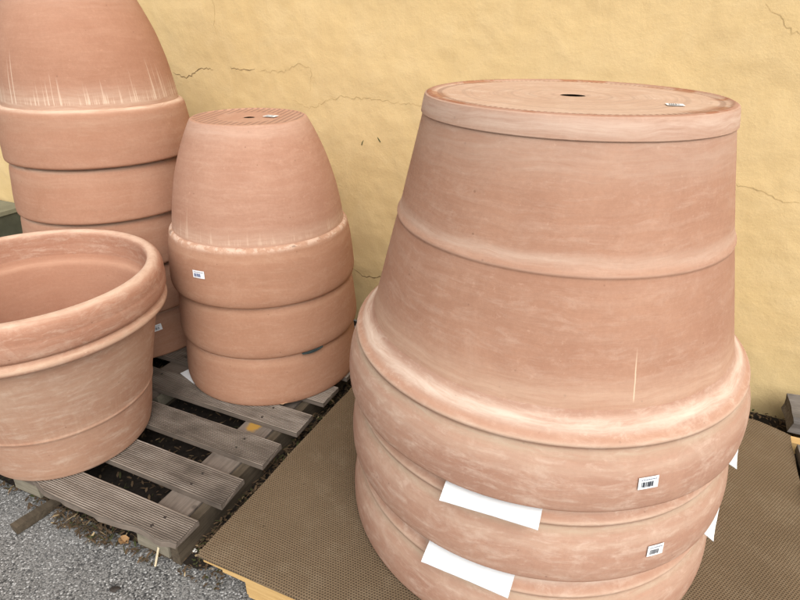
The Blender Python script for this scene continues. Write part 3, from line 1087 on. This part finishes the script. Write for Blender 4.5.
blob('stone', (-.225, 2.60, 0), (.05, .04, .035), M['stone'], 'blue grey stone on the ground between the medium and big stacks', 'stone', 3)
blob('pebble', (-.952, 2.053, 0), (.010, .008, .007), M['pebble'], 'white pebble in the gap between slats, left of the other one', 'pebble', 5, 'pebbles fallen between the slats')
blob('pebble', (-.805, 1.99, 0), (.009, .009, .007), M['pebble'], 'white pebble in the gap between slats in front of the medium stack', 'pebble', 8, 'pebbles fallen between the slats')
blob('pebble', (-.655, 1.232, 0), (.009, .008, .007), M['pebble'], 'pale pebble on the asphalt between the corner of the grey pallet and the mat', 'pebble', 9, 'pebbles on the asphalt')
blob('tar_lump', (-.851, 1.096, 0), (.013, .010, .004), M['nail'], 'small black lump of tar on the bare asphalt', 'tar lump', 10)


def leaf(loc, size, rz, mat, label, seed=0, lift=.012):
    V, Fc = [], []
    K = 8
    for i in range(K + 1):
        t = i / K
        w = size * .38 * math.sin(math.pi * min(1, t * .95 + .03)) ** .8 * (1 + .3 * noise.noise(Vector((t * 9, seed, 0))))
        for s in (-1, 0, 1):
            V.append((size * (t - .5), s * w, .004 + lift * (abs(s) * .7 + .6 * math.sin(t * 4 + seed) ** 2)))
    for i in range(K):
        for k in range(2):
            a = i * 3 + k
            Fc.append((a, a + 3, a + 4, a + 1))
    n0 = len(V)
    V += [(x, y, z - .0012) for x, y, z in V]
    Fc += [tuple(n0 + q for q in reversed(f)) for f in Fc]
    o = mesh_obj('dry_leaf', V, Fc, mat)
    o.location = loc
    o.rotation_euler.z = rz
    tag(o, label, 'leaf')
    return o


leaf((-.895, 1.262, .002), .042, R(-30), M['leaf_orange'], 'curled orange brown leaf on the asphalt in front of the grey pallet', 1)
leaf((-.475, 1.845, .130), .050, R(10), M['leaf_tan'], 'tan leaf fragment on the slat at the foot of the medium stack', 2, .006)

# broken stake lying in front of the pallet and a pale straw leaning on it
o = rough_box('broken_stake', -.085, .085, -.016, .016, .002, .030, M['pallet_dark'], None, 12, .005, .015)
o.location = (-1.235, 1.370, 0)
o.rotation_euler.z = R(58)
tag(o, 'broken brown stake on the asphalt poking out from under the front of the grey pallet', 'stake')
V, Fc = box_data(-.003, .003, -.003, .003, 0, .062)
o = mesh_obj('straw_stalk', V, Fc, M['straw'])
o.location = (-.762, 1.178, .001)
o.rotation_euler = (R(-35), R(8), 0)
tag(o, 'pale straw stalk leaning against the front corner block of the grey pallet', 'straw')


# leaf litter that nobody could count
def litter(name, label, regions, seed):
    rnd = random.Random(seed)
    V, Fc = [], []
    for (x0, x1, y0, y1, cnt, smin, smax, zt) in regions:
        for _ in range(cnt):
            x, y = rnd.uniform(x0, x1), rnd.uniform(y0, y1)
            L_, w = rnd.uniform(smin, smax), rnd.uniform(.002, .010)
            a, z = rnd.uniform(0, 6.3), rnd.uniform(.007, zt + .006)
            tl = rnd.uniform(-.5, .5)
            ca, sa = math.cos(a), math.sin(a)
            b = len(V)
            for (p, q) in ((-.5, -.3), (.1, -.5), (.5, 0), (.1, .5), (-.5, .3)):
                px, py = p * L_, q * w * (1 if L_ < .03 else .5)
                V.append((x + px * ca - py * sa, y + px * sa + py * ca, max(.005, z + p * L_ * tl + abs(q) * w * .6)))
            Fc.append((b, b + 1, b + 2, b + 3, b + 4))
    o = mesh_obj(name, V, Fc, M['litter'])
    o.rotation_euler.z = PA
    tag(o, label, 'litter', None, 'stuff')
    return o


litter('leaf_litter', 'dark dry leaf litter filling the gap between the grey pallet and the mat', [(-1.09, -.975, .86, 2.2, 1500, .008, .035, .028), (-1.1, -.60, 2.2, 2.44, 900, .010, .04, .03),
                                                                                    (.60, .82, 2.25, 2.42, 120, .01, .035, .03)], 1)
litter('dry_grass', 'dry grass and crumbs scattered along the front foot of the grey pallet', [(-1.75, -1.15, .765, .83, 220, .008, .04, .012), (-1.62, -1.38, .75, .82, 160, .01, .05, .018),
                                                                                      (-1.1, -.93, .78, .88, 90, .006, .02, .006), (-2.2, -1.75, .79, .86, 150, .008, .03, .01)], 2)
litter('pallet_debris', 'brown debris on the ground showing through the slats of the grey pallet', [(-2.25, -1.13, .83, 2.05, 1600, .006, .03, .008)], 3)
